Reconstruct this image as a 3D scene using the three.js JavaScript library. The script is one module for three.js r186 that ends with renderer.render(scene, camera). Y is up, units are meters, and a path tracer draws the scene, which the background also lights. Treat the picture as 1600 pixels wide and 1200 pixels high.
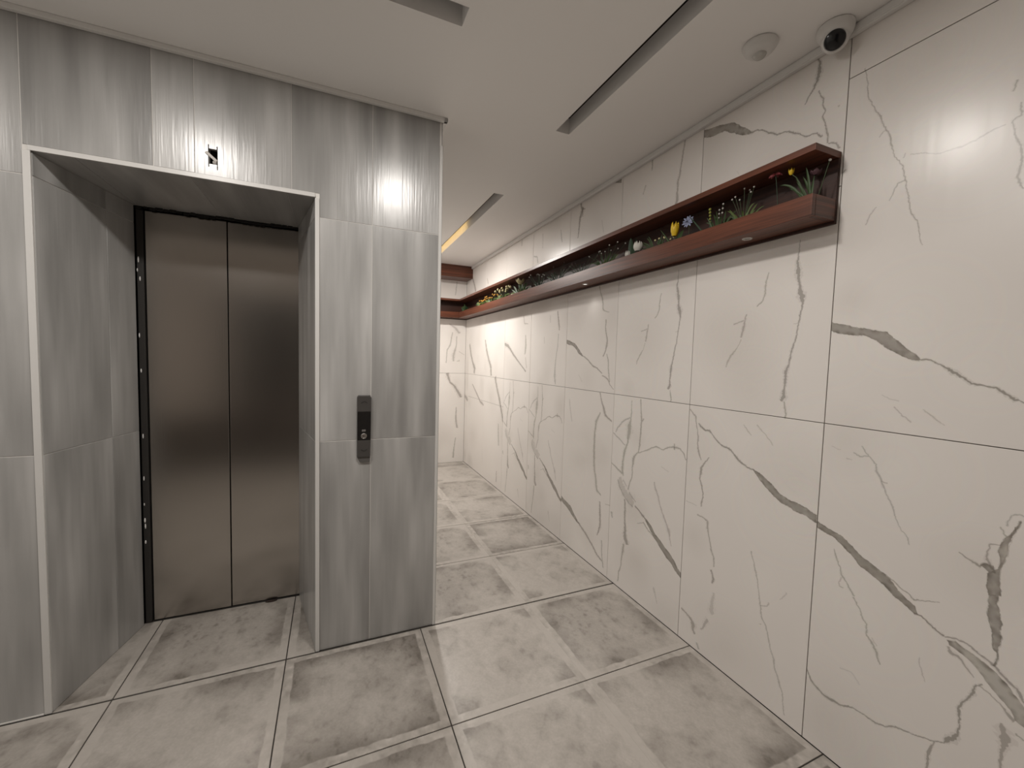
import * as THREE from 'three';
import { mergeGeometries } from 'three/addons/utils/BufferGeometryUtils.js';
import { RoundedBoxGeometry } from 'three/addons/geometries/RoundedBoxGeometry.js';
import { RectAreaLightUniformsLib } from 'three/addons/lights/RectAreaLightUniformsLib.js';

// ---------- camera, exposure, lights ----------
const scene = new THREE.Scene();
scene.background = new THREE.Color(0x020203);
const R = Math.PI / 180;
const camera = new THREE.PerspectiveCamera(2 * Math.atan(600 / 645.08) / R, 4 / 3, 0.02, 60);
camera.position.set(-1.606, 1.3712, 2.0285);
camera.rotation.order = 'YXZ';
camera.rotation.set(-3.3526 * R, -23.546 * R, 1.5664 * R);
scene.add(camera);
const renderer = new THREE.WebGLRenderer({ antialias: true });
renderer.shadowMap.enabled = true;
renderer.toneMapping = THREE.LinearToneMapping;
renderer.toneMappingExposure = 1.06;
RectAreaLightUniformsLib.init();
const WARM = new THREE.Color().setRGB(1, 0.95, 0.895), YELLOW = new THREE.Color().setRGB(1, 0.66, 0.24);
// ceiling panels: x, z, luminance (side 0.15 m); all sit outside the picture
const LAMPS = [[-2.25, 0.95, 185], [-1.22, 0.99, 195], [-0.92, -2.05, 520], [-3.4, 1.0, 120]];

// ---------- numbers of the place (metres) ----------
const H = 2.515;                                       // ceiling
const ZA = 1.1346, ZB = 0.5294, ZC = -0.0623, ZD = -0.6558, ZE = -1.2673, ZG = -1.87, ZI = -2.47, ZJ = -3.07, ZF = -3.2135, ZN = 1.7346, ZR = 2.65;
const MID = 1.176, E1 = 0.9796, E2 = 1.9677;           // tile joints on the marble wall, on the grey wall
const XL = -2.5698, XLB = -2.4641, XR = -1.6756, XRB = -1.7755, DZ = 0.508, XC = -1.1214, YS = 2.0504, XW = -4.2, ZS = -1.65;

// ---------- helpers ----------
let seed = 7;
const rnd = () => { seed = (seed * 16807) % 2147483647; return (seed - 1) / 2147483646; };
const rr = (a, b) => a + (b - a) * rnd();
const used = {};
const numbered = (n) => { used[n] = (used[n] ?? -1) + 1; return used[n] ? n + '_' + String(used[n]).padStart(3, '0') : n; };
function put(o, parent) { o.castShadow = o.receiveShadow = true; (parent ?? scene).add(o); return o; }
function mesh(name, geometry, material, parent) {
  const m = new THREE.Mesh(Array.isArray(geometry) ? mergeGeometries(geometry.map(g => g.index ? g.toNonIndexed() : g)) : geometry, material);
  m.name = parent ? name : numbered(name);
  return put(m, parent);
}
function group(name, x = 0, y = 0, z = 0) { const g = new THREE.Group(); g.name = numbered(name); g.position.set(x, y, z); scene.add(g); return g; }
function tag(o, label, category, grp) { o.userData.label = label; o.userData.category = category; if (grp) o.userData.group = grp; return o; }
function structure(o) { o.userData.kind = 'structure'; return o; }
const box = (x0, x1, y0, y1, z0, z1) => new THREE.BoxGeometry(x1 - x0, y1 - y0, z1 - z0).translate((x0 + x1) / 2, (y0 + y1) / 2, (z0 + z1) / 2);
const rbox = (x0, x1, y0, y1, z0, z1, r) => new RoundedBoxGeometry(x1 - x0, y1 - y0, z1 - z0, 2, r).translate((x0 + x1) / 2, (y0 + y1) / 2, (z0 + z1) / 2);
const mat = (r, g, b, roughness, more = {}) => new THREE.MeshPhysicalMaterial({ color: new THREE.Color().setRGB(r, g, b), roughness, ...more });

// value noise, tiling with the given periods
function hash(i, j, s) { let h = (i * 374761393 + j * 668265263 + s * 2147483647) | 0; h = Math.imul(h ^ (h >>> 13), 1274126177); h ^= h >>> 16; return (h >>> 0) / 4294967295; }
function vn(x, y, px, py, s) {
  const i = Math.floor(x), j = Math.floor(y), f = x - i, g = y - j, u = f * f * (3 - 2 * f), v = g * g * (3 - 2 * g), m = (a, n) => ((a % n) + n) % n;
  const a = hash(m(i, px), m(j, py), s), b = hash(m(i + 1, px), m(j, py), s), c = hash(m(i, px), m(j + 1, py), s), d = hash(m(i + 1, px), m(j + 1, py), s);
  return a + (b - a) * u + (c - a) * v + (a - b - c + d) * u * v;
}
function fbm(u, v, fx, fy, oct, s) { let t = 0, a = 0.5, n = 0; for (let k = 0; k < oct; k++) { t += a * vn(u * fx, v * fy, fx, fy, s + k * 17); n += a; a *= 0.55; fx *= 2; fy *= 2; } return t / n; }
function dataTex(w, h, f, srgb = true) {
  const d = new Uint8Array(w * h * 4);
  for (let j = 0; j < h; j++) for (let i = 0; i < w; i++) { const c = f(i / w, j / h), k = (j * w + i) * 4; for (let q = 0; q < 3; q++) d[k + q] = Math.max(0, Math.min(255, Array.isArray(c) ? c[q] : c)); d[k + 3] = 255; }
  const t = new THREE.DataTexture(d, w, h);
  t.magFilter = THREE.LinearFilter; t.minFilter = THREE.LinearMipmapLinearFilter; t.generateMipmaps = true; t.wrapS = t.wrapT = THREE.RepeatWrapping;
  if (srgb) t.colorSpace = THREE.SRGBColorSpace;
  t.needsUpdate = true; return t;
}
// one tile: front face w x h in the local XY plane at z = 0, chamfered edge, thickness t; uv rectangle [u0, v0, u1, v1]
function tileGeo(w, h, t = 0.008, c = 0.0012, uv = [0, 0, 1, 1]) {
  const P = [], U = [], q = (a, b, d, e) => { for (const p of [a, b, d, a, d, e]) { P.push(...p); U.push(uv[0] + (uv[2] - uv[0]) * p[0] / w, uv[1] + (uv[3] - uv[1]) * p[1] / h); } };
  const ring = (k, z) => [[k, k, z], [w - k, k, z], [w - k, h - k, z], [k, h - k, z]];
  const A = ring(c, 0), B = ring(0, -c), C = ring(0, -t);
  q(...A);
  for (let k = 0; k < 4; k++) { const n = (k + 1) % 4; q(B[k], B[n], A[n], A[k]); q(C[k], C[n], B[n], B[k]); }
  const g = new THREE.BufferGeometry();
  g.setAttribute('position', new THREE.Float32BufferAttribute(P, 3)); g.setAttribute('uv', new THREE.Float32BufferAttribute(U, 2));
  g.computeVertexNormals(); return g;
}

// ---------- marble print: veins in millimetres on the wall (distance along it, height, width) ----------
const prints = {}; let col;
const streak = (tone, ...n) => (prints[col] ??= []).push({ tone, n, s: 3 });
const blotch = (tone, ...n) => (prints[col] ??= []).push({ tone, n, s: 2 });
// NR
col = 'NR';
streak(0.45, 1179,2361,1.9,1190,2314,1.8,1197,2256,2.7,1209,2227,1.8,1234,2180,3.7,1245,2141,3.2,1258,2123,2.8,1266,2087,3.9,1276,2049,1.9,1286,2026,2.2,1302,1997,3.2,1309,1970,2.7,1314,1941,2.8,1321,1901,2.9,1333,1847,3.2,1347,1818,2.8,1353,1790,1.9,1364,1745,1.2);
streak(0.35, 1311,1953,3.1,1293,1949,3.6,1281,1926,2.6,1275,1903,2.2);
streak(0.3, 1243,1894,2.8,1227,1873,3.6,1214,1845,2.7);
streak(0.3, 1234,2115,2.8,1245,2127,3.1,1254,2127,2);
streak(0.3, 1302,2021,2.5,1307,2036,2.5);
streak(0.28, 1317,2026,2.6,1351,2016,1.8,1376,2001,1.9,1411,1998,3,1436,1999,4.1,1461,2005,4.1,1487,2013,4.1,1500,2014,3.1,1511,2016,2.1);
streak(0.4, 1526,2123,4.5,1522,2096,3.4);
streak(0.42, 1536,2062,2.9,1540,2028,3.9,1526,2022,3.5,1528,1990,2.9,1540,1957,3.8,1547,1927,4,1542,1871,5,1548,1850,3.2,1555,1839,1.9);
streak(0.35, 1134,2042,3.6,1146,2052,5);
blotch(0.6, 1129,1536,1164,1523,1208,1513,1239,1504,1269,1497,1298,1488,1311,1470,1332,1457,1349,1436,1365,1423,1378,1411,1383,1404,1379,1401,1357,1407,1330,1422,1311,1433,1292,1447,1266,1469,1241,1482,1204,1485,1160,1494,1131,1507);
streak(0.65, 1383,1404,4,1397,1404,3.8,1428,1391,3.1,1444,1378,6,1459,1368,8.3,1477,1355,4.6,1495,1341,5,1518,1336,3,1540,1333,5,1555,1320,5.9,1575,1305,6.5,1584,1303,1.6,1595,1291,2.9,1609,1282,3.1);
streak(0.2, 1297,1291,1.7,1316,1280,2.2,1339,1275,3.1);
streak(0.3, 1328,1258,2.8,1351,1233,2.8,1373,1216,3.6);
streak(0.28, 1397,1257,2.2,1422,1237,3.6,1447,1217,2.2);
blotch(0.66, 1132,821,1171,808,1213,797,1244,777,1266,760,1299,743,1335,727,1362,706,1387,682,1405,673,1419,666,1426,646,1419,644,1405,652,1380,664,1365,670,1337,693,1306,708,1277,720,1251,743,1224,763,1196,782,1163,791,1134,799);
streak(0.5, 1335,727,2.2,1365,712,3.1,1404,692,3.1,1414,682,4.1,1432,690,1.8,1453,699,1.9,1471,706,0.9);
streak(0.7, 1418,644,4.1,1435,643,3.5,1461,627,4.5,1486,614,4.5);
streak(0.52, 1486,614,2.8,1505,622,3.9,1524,624,4.1,1541,618,5,1559,610,4.1,1581,601,5.3,1594,588,5.1,1608,577,5.3,1625,568,5.7,1635,551,5.1,1640,541,4.6,1651,530,4.9);
blotch(0.34, 1493,609,1509,615,1526,607,1545,602,1569,592,1594,579,1612,562,1629,541,1641,525,1649,477,1630,486,1618,506,1600,522,1573,545,1556,569,1533,585,1510,595,1497,600);
streak(0.45, 1496,592,6.3,1503,578,8.3,1518,577,6.3,1528,568,4.1,1539,552,4,1549,540,2);
streak(0.45, 1563,525,2.2,1583,518,2.2,1601,506,2.9,1612,493,4.9,1622,484,6.9,1629,481,9.5);
streak(0.6, 1567,533,2.9,1556,523,2.7,1553,503,5.8,1545,481,4.9,1531,451,4.4,1527,432,6,1531,406,4.3,1532,380,3,1531,359,6.8,1521,336,11,1510,322,8.3,1504,310,2.2,1486,299,2.6);
streak(0.56, 1486,299,2.7,1458,286,2.8,1429,276,2.8,1399,266,3.9,1372,245,3,1347,237,4.7,1312,237,3,1284,236,3.7,1273,229,5.2,1252,218,4.3,1237,215,7.3,1219,212,10.7,1192,212,5.3,1170,222,6.7,1153,233,5.5,1134,266,3.2);
streak(0.5, 1486,297,1.9,1477,267,6.4,1475,246,6.8,1475,205,4,1474,175,2.9);
streak(0.45, 1607,458,4,1611,444,14.7,1616,426,17.4,1615,403,11.4,1612,379,6.8,1613,340,5.1,1614,313,3.1);
streak(0.4, 1631,452,3.6,1646,443,3.1);
blotch(0.55, 1564,779,1564,776,1564,727,1572,701,1576,672,1581,645,1587,636,1588,619,1584,595,1587,596,1590,621,1589,650,1593,681,1588,693,1591,713,1587,727,1586,753,1579,764,1582,789);
blotch(0.5, 1562,779,1557,804,1559,837,1568,849,1575,856,1578,885,1572,905,1578,927,1584,947,1593,961,1603,995,1606,996,1598,963,1590,933,1585,896,1582,871,1578,834,1584,791);
streak(0.4, 1584,947,3.2,1573,966,2.7,1571,971,2.6);
streak(0.35, 1582,975,3.1,1588,1004,2.2,1592,1011,3.1,1602,1013,3,1614,1008,2.2);
blotch(0.5, 1567,860,1549,859,1541,852,1558,842,1571,844);
streak(0.5, 1544,849,6.3,1533,854,5,1518,859,3.2,1498,868,2.2);
streak(0.45, 1565,851,5.2,1552,871,6.3,1552,893,2.9,1557,918,2.7,1576,921,1);
streak(0.35, 1253,1118,2.7,1264,1099,2.8,1277,1087,2.8,1294,1068,3.2,1299,1045,4.8,1312,1021,5.3,1315,1008,4.8,1326,983,2.7,1347,944,3.5,1350,922,2.6,1369,883,1.9,1387,864,2.7,1392,843,2.2);
streak(0.35, 1230,1092,2.2,1249,1083,4,1273,1089,2.9);
streak(0.18, 1164,1100,1.9,1193,1093,2.2);
streak(0.22, 1210,1069,3.1,1227,1065,2.2);
streak(0.3, 1312,1016,3.1,1329,1014,3.1);
streak(0.4, 1194,742,2.2,1205,714,4.8,1216,686,2.6,1224,662,6.8,1238,646,2.8,1249,631,4.2,1264,610,4.2);
streak(0.3, 1222,656,4.1,1215,634,2,1220,621,3.6,1231,624,1.9);
streak(0.4, 1260,607,4,1283,576,2.7,1291,553,4.5,1303,539,3.7,1305,505,3.8,1322,486,6.2,1336,463,6.7,1347,433,2.9);
streak(0.25, 1321,504,2,1335,484,2.8);
streak(0.3, 1436,519,1.5,1445,484,2.5,1454,454,1.2);
streak(0.15, 1237,343,3.6,1272,352,3.2,1297,326,3.5);
// AB
col = 'AB';
streak(0.52, 1007,1849,1.9,1008,1837,2.1,1004,1802,3.1,1002,1767,7.8,1009,1736,14.7,1013,1709,13.6,1019,1681,6.9,1018,1660,14.7,1027,1638,19,1033,1614,7.9,1032,1596,5.1,1026,1567,5.1,1023,1535,4.1,1018,1508,4.1,1017,1478,4.3,1007,1454,5.3,1001,1415,6.1,996,1381,5.3,987,1356,12.4,985,1325,9,983,1288,6,983,1256,14.3,972,1240,8.6);
streak(0.4, 987,1238,3.1,992,1214,6.3,998,1190,6.1,995,1174,5.1);
streak(0.2, 1003,1538,2,1022,1538,4);
streak(0.4, 893,1748,3.3,885,1708,5.2,883,1660,6.3,870,1633,4.4,852,1617,4.2);
streak(0.38, 805,1590,4.3,800,1560,7.2,795,1520,9.2,788,1493,6.3);
streak(0.35, 747,1552,4.4,796,1564,4.4);
streak(0.33, 786,1486,3.2,773,1449,2.2,755,1429,6.6,726,1386,6.3,723,1364,3.1);
blotch(0.6, 523,2480,559,2468,615,2455,660,2442,691,2430,726,2399,755,2373,778,2351,770,2344,736,2359,707,2375,696,2388,679,2393,647,2418,617,2421,586,2424,526,2443);
streak(0.6, 773,2348,7.5,802,2345,4.5,834,2329,3.9,860,2308,5.2,888,2287,5.4,914,2283,3.7,936,2277,4.4,965,2255,5.4,987,2240,2.2,1003,2225,4.6,1023,2224,3.7,1041,2220,3.9,1056,2202,5.1,1063,2201,4.8);
streak(0.6, 1024,2500,2.8,1037,2462,8.4,1034,2429,13,1031,2411,11.4,1020,2387,5.5,1008,2373,4.7,991,2344,2.7);
streak(0.5, 1038,2369,3.7,1047,2347,3.6,1056,2332,5.4,1055,2312,3.7,1065,2285,3.8,1059,2271,4.8,1068,2242,3.6,1074,2214,4.6,1081,2186,4.8,1079,2167,3.2);
streak(0.45, 1082,2165,2.9,1099,2160,4.2,1110,2153,4.2,1118,2135,5,1122,2138,5);
streak(0.25, 1106,2283,4.5,1111,2279,5.2);
streak(0.15, 718,2213,1.6,730,2196,3);
blotch(0.62, 878,943,912,931,943,914,970,896,993,876,1024,866,1060,861,1096,853,1132,840,1132,811,1097,825,1062,828,1025,840,1004,843,975,859,951,874,927,892,901,917,882,935);
streak(0.6, 591,1094,5,604,1079,8.9,629,1068,6.8,649,1067,7,669,1054,3.4,689,1035,5.6,716,1015,4.9,759,1005,6.7,781,991,5.6,806,969,9.2,830,954,6.3,856,943,4.4,881,942,6);
streak(0.45, 533,1153,4.9,551,1135,4.9,571,1121,7.6,576,1085,4.1,586,1053,3.1,591,1020,7.1,590,993,5.1,596,961,7.6,615,921,4.5);
streak(0.5, 659,945,3.6,643,921,4.7,621,890,7.7,617,865,11.7,614,831,5.2,627,801,6.3,637,764,5.1,632,719,6.8,632,701,4);
streak(0.22, 537,699,3,580,698,3.1,604,696,2.1);
streak(0.42, 608,653,5,641,653,4.3,669,642,7.8,673,611,9.6,681,581,4.4,691,546,4.4,699,519,6.7,712,496,5.7,717,466,5.2,716,449,3.9);
streak(0.25, 822,1123,2.8,843,1100,4.2,863,1085,3.6);
streak(0.25, 884,1130,4.2,910,1108,3.5,932,1086,3.5,956,1058,2.8);
streak(0.5, 704,428,9.3,714,405,7,717,389,10.9,713,366,5.6);
streak(0.2, 725,329,10.4,719,283,15.3,717,239,23,728,228,14.1);
streak(0.3, 702,187,16.1,676,135,7.9,664,116,4.8);
streak(0.45, 544,153,8,576,145,7,605,132,10.6,620,115,19.9,617,90,12.2,636,72,9.2);
streak(0.35, 647,42,8.1,660,17,8.1);
streak(0.34, 892,601,4.4,905,562,3.4,914,528,6,927,490,3.4,936,444,3.3,944,398,5.7,955,348,4.8,975,323,4,987,286,4.7,999,245,3.8,1013,214,6,1018,184,3.9,1039,144,5.8,1053,112,3.7,1062,58,3.3,1066,25,3.2);
streak(0.32, 945,396,2.8,973,408,3.6,981,428,4.1);
streak(0.18, 1021,463,2.2,1047,504,5);
streak(0.3, 950,321,9.9,952,319,8.5);
// BC
col = 'BC';
streak(0.45, 416,2492,6.5,409,2457,7.5,400,2392,8.5,390,2325,8.6,380,2293,10.6,379,2244,9,379,2201,16.8,371,2183,11.2);
streak(0.4, 188,2488,9.2,185,2428,6.1);
streak(0.25, 141,2367,8,121,2323,8);
streak(0.4, 105,1152,4,106,1087,6,100,1037,9.9,94,995,31.5,90,953,26.5,84,902,8.7,57,838,17,48,777,11.7,44,733,18.3,54,693,7.5);
streak(0.35, 93,1052,7.3,32,1019,8.1,-12,978,8.1,-32,944,6.5);
streak(0.35, -57,936,5.7,-7,914,7.5,60,881,4.9);
streak(0.42, 179,1167,7.1,185,1113,5.1,194,1055,11,192,1003,8.9,189,955,8.9,187,906,8.8,178,864,5.7,150,838,9.3,140,811,18.1,134,765,6.9,135,707,6.6,119,670,7.1,103,623,7.3);
streak(0.4, 198,1047,5.5,213,1060,5.5);
streak(0.42, 178,858,4.9,217,877,3.2,261,894,6.2,287,911,4.5,318,924,6.9,369,917,3.9,398,933,5.8,426,944,7,450,948,10.9,482,946,5.1,506,929,5.7,525,898,4.5);
streak(0.4, 444,965,6.1,448,934,6.1);
streak(0.4, -61,746,5.6,-8,724,7.8,46,704,10.3);
streak(0.2, 22,676,30.4,45,631,39.4,79,599,39.5,125,572,47.7,157,549,35.6);
streak(0.35, 10,656,6.7,26,617,8,68,579,8.3,108,549,7.2,152,535,6.3);
streak(0.3, 55,668,5.6,90,636,4.8);
streak(0.35, 116,611,6.2,155,582,4.7,174,571,5.5);
streak(0.6, 169,549,6.7,212,528,7.2,248,508,12.7);
blotch(0.66, 242,514,270,505,305,483,339,450,382,429,413,409,449,387,483,363,504,337,539,321,577,310,603,305,604,281,571,289,533,299,493,319,463,345,425,361,399,378,352,416,318,441,283,474);
streak(0.45, 244,479,6.7,291,446,5.5,341,423,5.3);
streak(0.3, 194,452,3.1,244,475,4.1);
streak(0.5, 78,557,8.3,86,500,11.3,87,432,11.2,94,384,17.4,94,325,24.2,121,294,24.3);
streak(0.4, 85,285,10.7,82,241,14.4,77,209,8.5,67,139,5.5,53,95,8.3,46,32,6.6);
streak(0.3, 315,730,6.3,328,692,8.9,351,657,8.9,364,619,6.7,393,569,8.1,415,533,7.2,436,504,16.1,443,477,6.6,458,432,3.5);
streak(0.15, 360,825,3.7,416,810,4.4);
streak(0.35, -40,438,15,-32,401,10.8);
streak(0.22, 346,158,4.8,351,145,12.8,362,118,5.8,378,80,4.9);
// CD
col = 'CD';
streak(0.58, -527,2498,11.8,-516,2456,14.9,-499,2434,27.2,-513,2417,23.2,-531,2380,17.3,-539,2323,13.4,-550,2249,7.2);
streak(0.5, -507,2441,6.2,-468,2430,3.8);
streak(0.5, -499,2430,9.1,-500,2384,6);
blotch(0.7, -171,2498,-135,2508,-80,2489,-78,2462);
streak(0.2, -267,2294,4.5,-241,2209,5.4);
blotch(0.65, -668,1534,-612,1522,-538,1499,-489,1464,-453,1431,-417,1408,-440,1410,-486,1431,-527,1465,-569,1487,-626,1495,-669,1508);
streak(0.6, -417,1408,7.3,-373,1390,6.9,-307,1347,8.1,-252,1329,7,-198,1297,4.6);
streak(0.5, -197,1284,5.3,-159,1277,7.6,-133,1262,7.7,-106,1226,4.2,-69,1203,3.3);
streak(0.4, -262,1871,7.3,-246,1824,7,-223,1775,10.3,-213,1710,9.1,-187,1698,4.4,-149,1689,2.2);
streak(0.5, -177,1647,7,-179,1584,7.9,-156,1515,9.8,-160,1478,15.1,-170,1448,8.1,-195,1407,7.9);
streak(0.4, -156,1426,5.9,-139,1389,8,-131,1322,8.1,-114,1248,6.1);
streak(0.15, -476,1281,3.6,-428,1229,5);
blotch(0.66, -670,352,-607,328,-523,312,-475,273,-395,224,-427,224,-496,253,-556,282,-629,301,-668,321);
streak(0.5, -406,226,11.7,-319,189,13.4,-236,142,11.5,-176,101,11.2,-120,82,7.9);
streak(0.5, -211,1174,8.7,-190,1121,8.1,-160,1071,17,-148,1035,15.2,-113,1019,9.6,-73,1003,6.9);
streak(0.4, -199,1044,7.2,-239,984,17.7,-253,904,13.9,-252,804,16.1,-249,738,19.3,-242,661,13.5,-219,589,16.1,-205,526,15.4,-158,505,7.4);
streak(0.5, -167,461,9.3,-158,376,14.4,-153,300,15,-185,226,6.5);
streak(0.35, -129,216,9.2,-123,125,8.5,-103,46,7.8);
streak(0.2, -587,1093,9.2,-571,1021,11.1,-542,934,9.2);
streak(0.25, -110,463,4.7,-56,471,5.5);
// DE
col = 'DE';
streak(0.35, -801,2377,6.3,-783,2308,13.4,-770,2277,7.5);
streak(0.15, -1097,2427,13.9,-1093,2306,13.9);
streak(0.35, -1258,2276,8.5,-1193,2257,10.8,-1176,2202,16.3);
streak(0.5, -806,1760,8.7,-791,1700,14.5,-774,1635,16.5,-773,1608,9);
streak(0.35, -780,1581,7.1,-788,1491,6.9,-812,1381,9,-820,1308,11,-820,1252,23.1,-805,1188,9);
streak(0.2, -921,1735,9.9,-917,1679,9);
streak(0.2, -1016,1567,6.9,-1008,1515,7.9);
// EG
col = 'EG';
streak(0.3, -1515,2493,17,-1515,2426,17);
streak(0.6, -1871,1530,27.3,-1778,1507,31,-1706,1465,20.4,-1635,1418,18.6,-1500,1346,11.4,-1405,1297,9.2,-1352,1267,14.6);
streak(0.35, -1432,1779,11.5,-1409,1704,9.7,-1329,1696,5.1);
streak(0.4, -1381,1600,11.9,-1365,1499,24,-1383,1424,14.8);
streak(0.25, -1367,1399,11.6,-1340,1299,11.6);
// GF
col = 'GF';
streak(0.55, -1834,2484,26.1,-1797,2398,22,-1745,2316,22.4,-1664,2212,22.1,-1647,2180,14.5);
streak(0.5, -2988,2383,26.1,-2908,2295,28.3,-2844,2196,33.6);
streak(0.25, -2443,2285,15.7,-2398,2216,19);
streak(0.55, -3041,1558,31.3,-2980,1426,35.3,-2899,1322,34.4,-2823,1255,49.4,-2835,1190,31.3);
streak(0.55, -2458,1592,21.8,-2403,1472,32.2,-2327,1363,33,-2256,1287,36.3,-2240,1188,29.9);
streak(0.55, -2117,1182,34.7,-2065,1082,29.3,-1983,966,32.8,-1921,852,30.1,-1881,778,27.7,-1867,727,17.2);
streak(0.5, -2900,1055,12.4,-2717,950,22,-2593,870,23,-2546,859,29.3,-2464,838,17.1);
streak(0.45, -3216,882,37.2,-3129,856,46.4,-3071,829,25.5);
streak(0.35, -1990,694,14.2,-1983,587,21.3,-1967,467,22.3);
streak(0.3, -2010,182,14.9,-2013,63,22.8);
// FAR
col = 'FAR';
streak(0.3, -227,1812,9.4,-143,1763,29.7,-86,1694,25.6);
streak(0.35, -179,1707,9,-209,1545,14.6,-248,1472,11.2,-260,1311,9);
streak(0.35, -123,1657,9,-129,1530,11,-164,1403,30.2,-163,1331,15);
streak(0.2, -91,1460,8.5,-14,1417,7.6);
streak(0.25, -79,1342,18.7,-116,1332,10.4);
streak(0.5, -243,1177,36.7,-204,1060,18.3,-138,1005,25.6,-89,923,29.5,-50,859,30);
streak(0.45, -113,731,7,-116,584,17,-99,455,17);
streak(0.4, -115,326,8.2,-135,179,11.1,-143,59,19.2);
streak(0.35, -134,2360,6,-142,2270,10,-150,2185,9);

// ---------- materials ----------
const PX = 800;
function drawVeins(c, list, z0, dz, y0, y1) {
  const X = z => (z / 1000 + dz - z0) * PX, Y = y => (H - y / 1000) * PX;
  c.save(); c.beginPath(); c.rect(0, Y(y1 * 1000), 4000, (y1 - y0) * PX); c.clip();
  for (const v of list ?? []) {
    const pts = [];
    for (let i = 0; i < v.n.length; i += v.s) pts.push([X(v.n[i]), Y(v.n[i + 1]), v.s === 3 ? Math.max(1.1, v.n[i + 2] / 1000 * PX) : 0]);
    const dense = [], m = pts.length, last = v.s === 3 ? m - 1 : m;
    for (let i = 0; i < last; i++) {
      const a = pts[i], b = pts[(i + 1) % m], L = Math.hypot(b[0] - a[0], b[1] - a[1]), n = Math.max(1, Math.round(L / 3.2));
      for (let k = 0; k < n; k++) { const t = k / n; dense.push([a[0] + (b[0] - a[0]) * t, a[1] + (b[1] - a[1]) * t, a[2] + (b[2] - a[2]) * t]); }
    }
    if (v.s === 3) dense.push(pts[m - 1]);
    let wx = 0, wy = 0; for (const p of dense) { wx = wx * 0.72 + rr(-1, 1); wy = wy * 0.72 + rr(-1, 1); p[0] += wx; p[1] += wy; }   // ragged course
    const shade = (a) => `rgba(96,90,82,${a})`;
    if (v.s === 2) {
      for (const [gr, al] of [[2.2, 0.3], [0.6, 0.62]]) {
        c.beginPath(); dense.forEach((p, i) => c[i ? 'lineTo' : 'moveTo'](p[0] + rr(-gr, gr), p[1] + rr(-gr, gr))); c.closePath(); c.fillStyle = shade(v.tone * al); c.fill();
      }
      c.save(); c.clip();
      for (let k = 0; k < dense.length * 1.2; k++) {                       // pale and dark patches inside the band
        const p = dense[Math.floor(rnd() * dense.length)], r = rr(4, 13), g = c.createRadialGradient(p[0], p[1], 0, p[0], p[1], r), d = rnd() < 0.5 ? '205,199,190' : '84,78,70';
        g.addColorStop(0, `rgba(${d},0.17)`); g.addColorStop(1, `rgba(${d},0)`); c.fillStyle = g; c.fillRect(p[0] - r, p[1] - r, 2 * r, 2 * r);
      }
      c.restore();
      c.beginPath(); dense.forEach((p, i) => c[i ? 'lineTo' : 'moveTo'](p[0] + rr(-0.6, 0.6), p[1] + rr(-0.6, 0.6))); c.closePath(); c.lineWidth = 1.1; c.strokeStyle = shade(v.tone * 0.5); c.stroke();
      for (let k = 0; k < dense.length * 0.5; k++) {                       // darker threads running with the vein
        const i = Math.floor(rnd() * (dense.length - 8)), o = rr(-4, 4);
        c.beginPath(); for (let q = 0; q < 8; q++) c[q ? 'lineTo' : 'moveTo'](dense[i + q][0] + o * 0.4, dense[i + q][1] + o * 0.6 + rr(-0.8, 0.8));
        c.lineWidth = rr(0.5, 1.4); c.strokeStyle = shade(v.tone * 0.22); c.stroke();
      }
    } else {
      for (const [wm, al] of [[2.2, 0.16], [1.0, 0.72]]) {
        const L = [], Q = [];
        dense.forEach((p, i) => {
          const a = dense[Math.max(0, i - 1)], b = dense[Math.min(dense.length - 1, i + 1)], l = Math.hypot(b[0] - a[0], b[1] - a[1]) || 1;
          const nx = -(b[1] - a[1]) / l, ny = (b[0] - a[0]) / l, j = rr(-0.7, 0.7), w = p[2] * wm / 2 * rr(0.6, 1.25);
          L.push([p[0] + nx * (w + j), p[1] + ny * (w + j)]); Q.push([p[0] - nx * (w - j), p[1] - ny * (w - j)]);
        });
        c.beginPath(); [...L, ...Q.reverse()].forEach((p, i) => c[i ? 'lineTo' : 'moveTo'](p[0], p[1])); c.closePath(); c.fillStyle = shade(v.tone * al); c.fill();
      }
    }
  }
  c.restore();
}
const polishBump = dataTex(256, 256, (u, v) => 255 * (0.75 * fbm(u, v, 5, 3, 3, 31) + 0.25 * fbm(u, v, 24, 10, 2, 77)), false);
function marble(z0, z1, jobs) {
  const cv = document.createElement('canvas'); cv.width = Math.round((z1 - z0) * PX); cv.height = Math.round(H * PX);
  const c = cv.getContext('2d'); c.fillStyle = 'rgb(232,227,222)'; c.fillRect(0, 0, cv.width, cv.height);
  for (let k = 0; k < 26; k++) {                                           // faint clouds of the print
    const x = rnd() * cv.width, y = rnd() * cv.height, r = rr(60, 200), g = c.createRadialGradient(x, y, 0, x, y, r), d = rnd() < 0.5 ? '200,194,187' : '241,238,232';
    g.addColorStop(0, `rgba(${d},0.22)`); g.addColorStop(1, `rgba(${d},0)`); c.fillStyle = g; c.fillRect(x - r, y - r, 2 * r, 2 * r);
  }
  for (const [name, dz, y0, y1] of jobs) drawVeins(c, prints[name], z0, dz, y0, y1);
  const t = new THREE.CanvasTexture(cv); t.colorSpace = THREE.SRGBColorSpace; t.anisotropy = 8;
  return new THREE.MeshPhysicalMaterial({ map: t, roughness: 0.27, bumpMap: polishBump, bumpScale: 0.0008, specularIntensity: 0.8 });
}
const floorGrout = mat(0.05, 0.044, 0.038, 0.9), grout = mat(0.11, 0.095, 0.08, 0.9), groutPale = mat(0.72, 0.7, 0.67, 0.85), plaster = mat(0.9, 0.885, 0.865, 0.75), raw = mat(0.05, 0.045, 0.04, 0.95);
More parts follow.
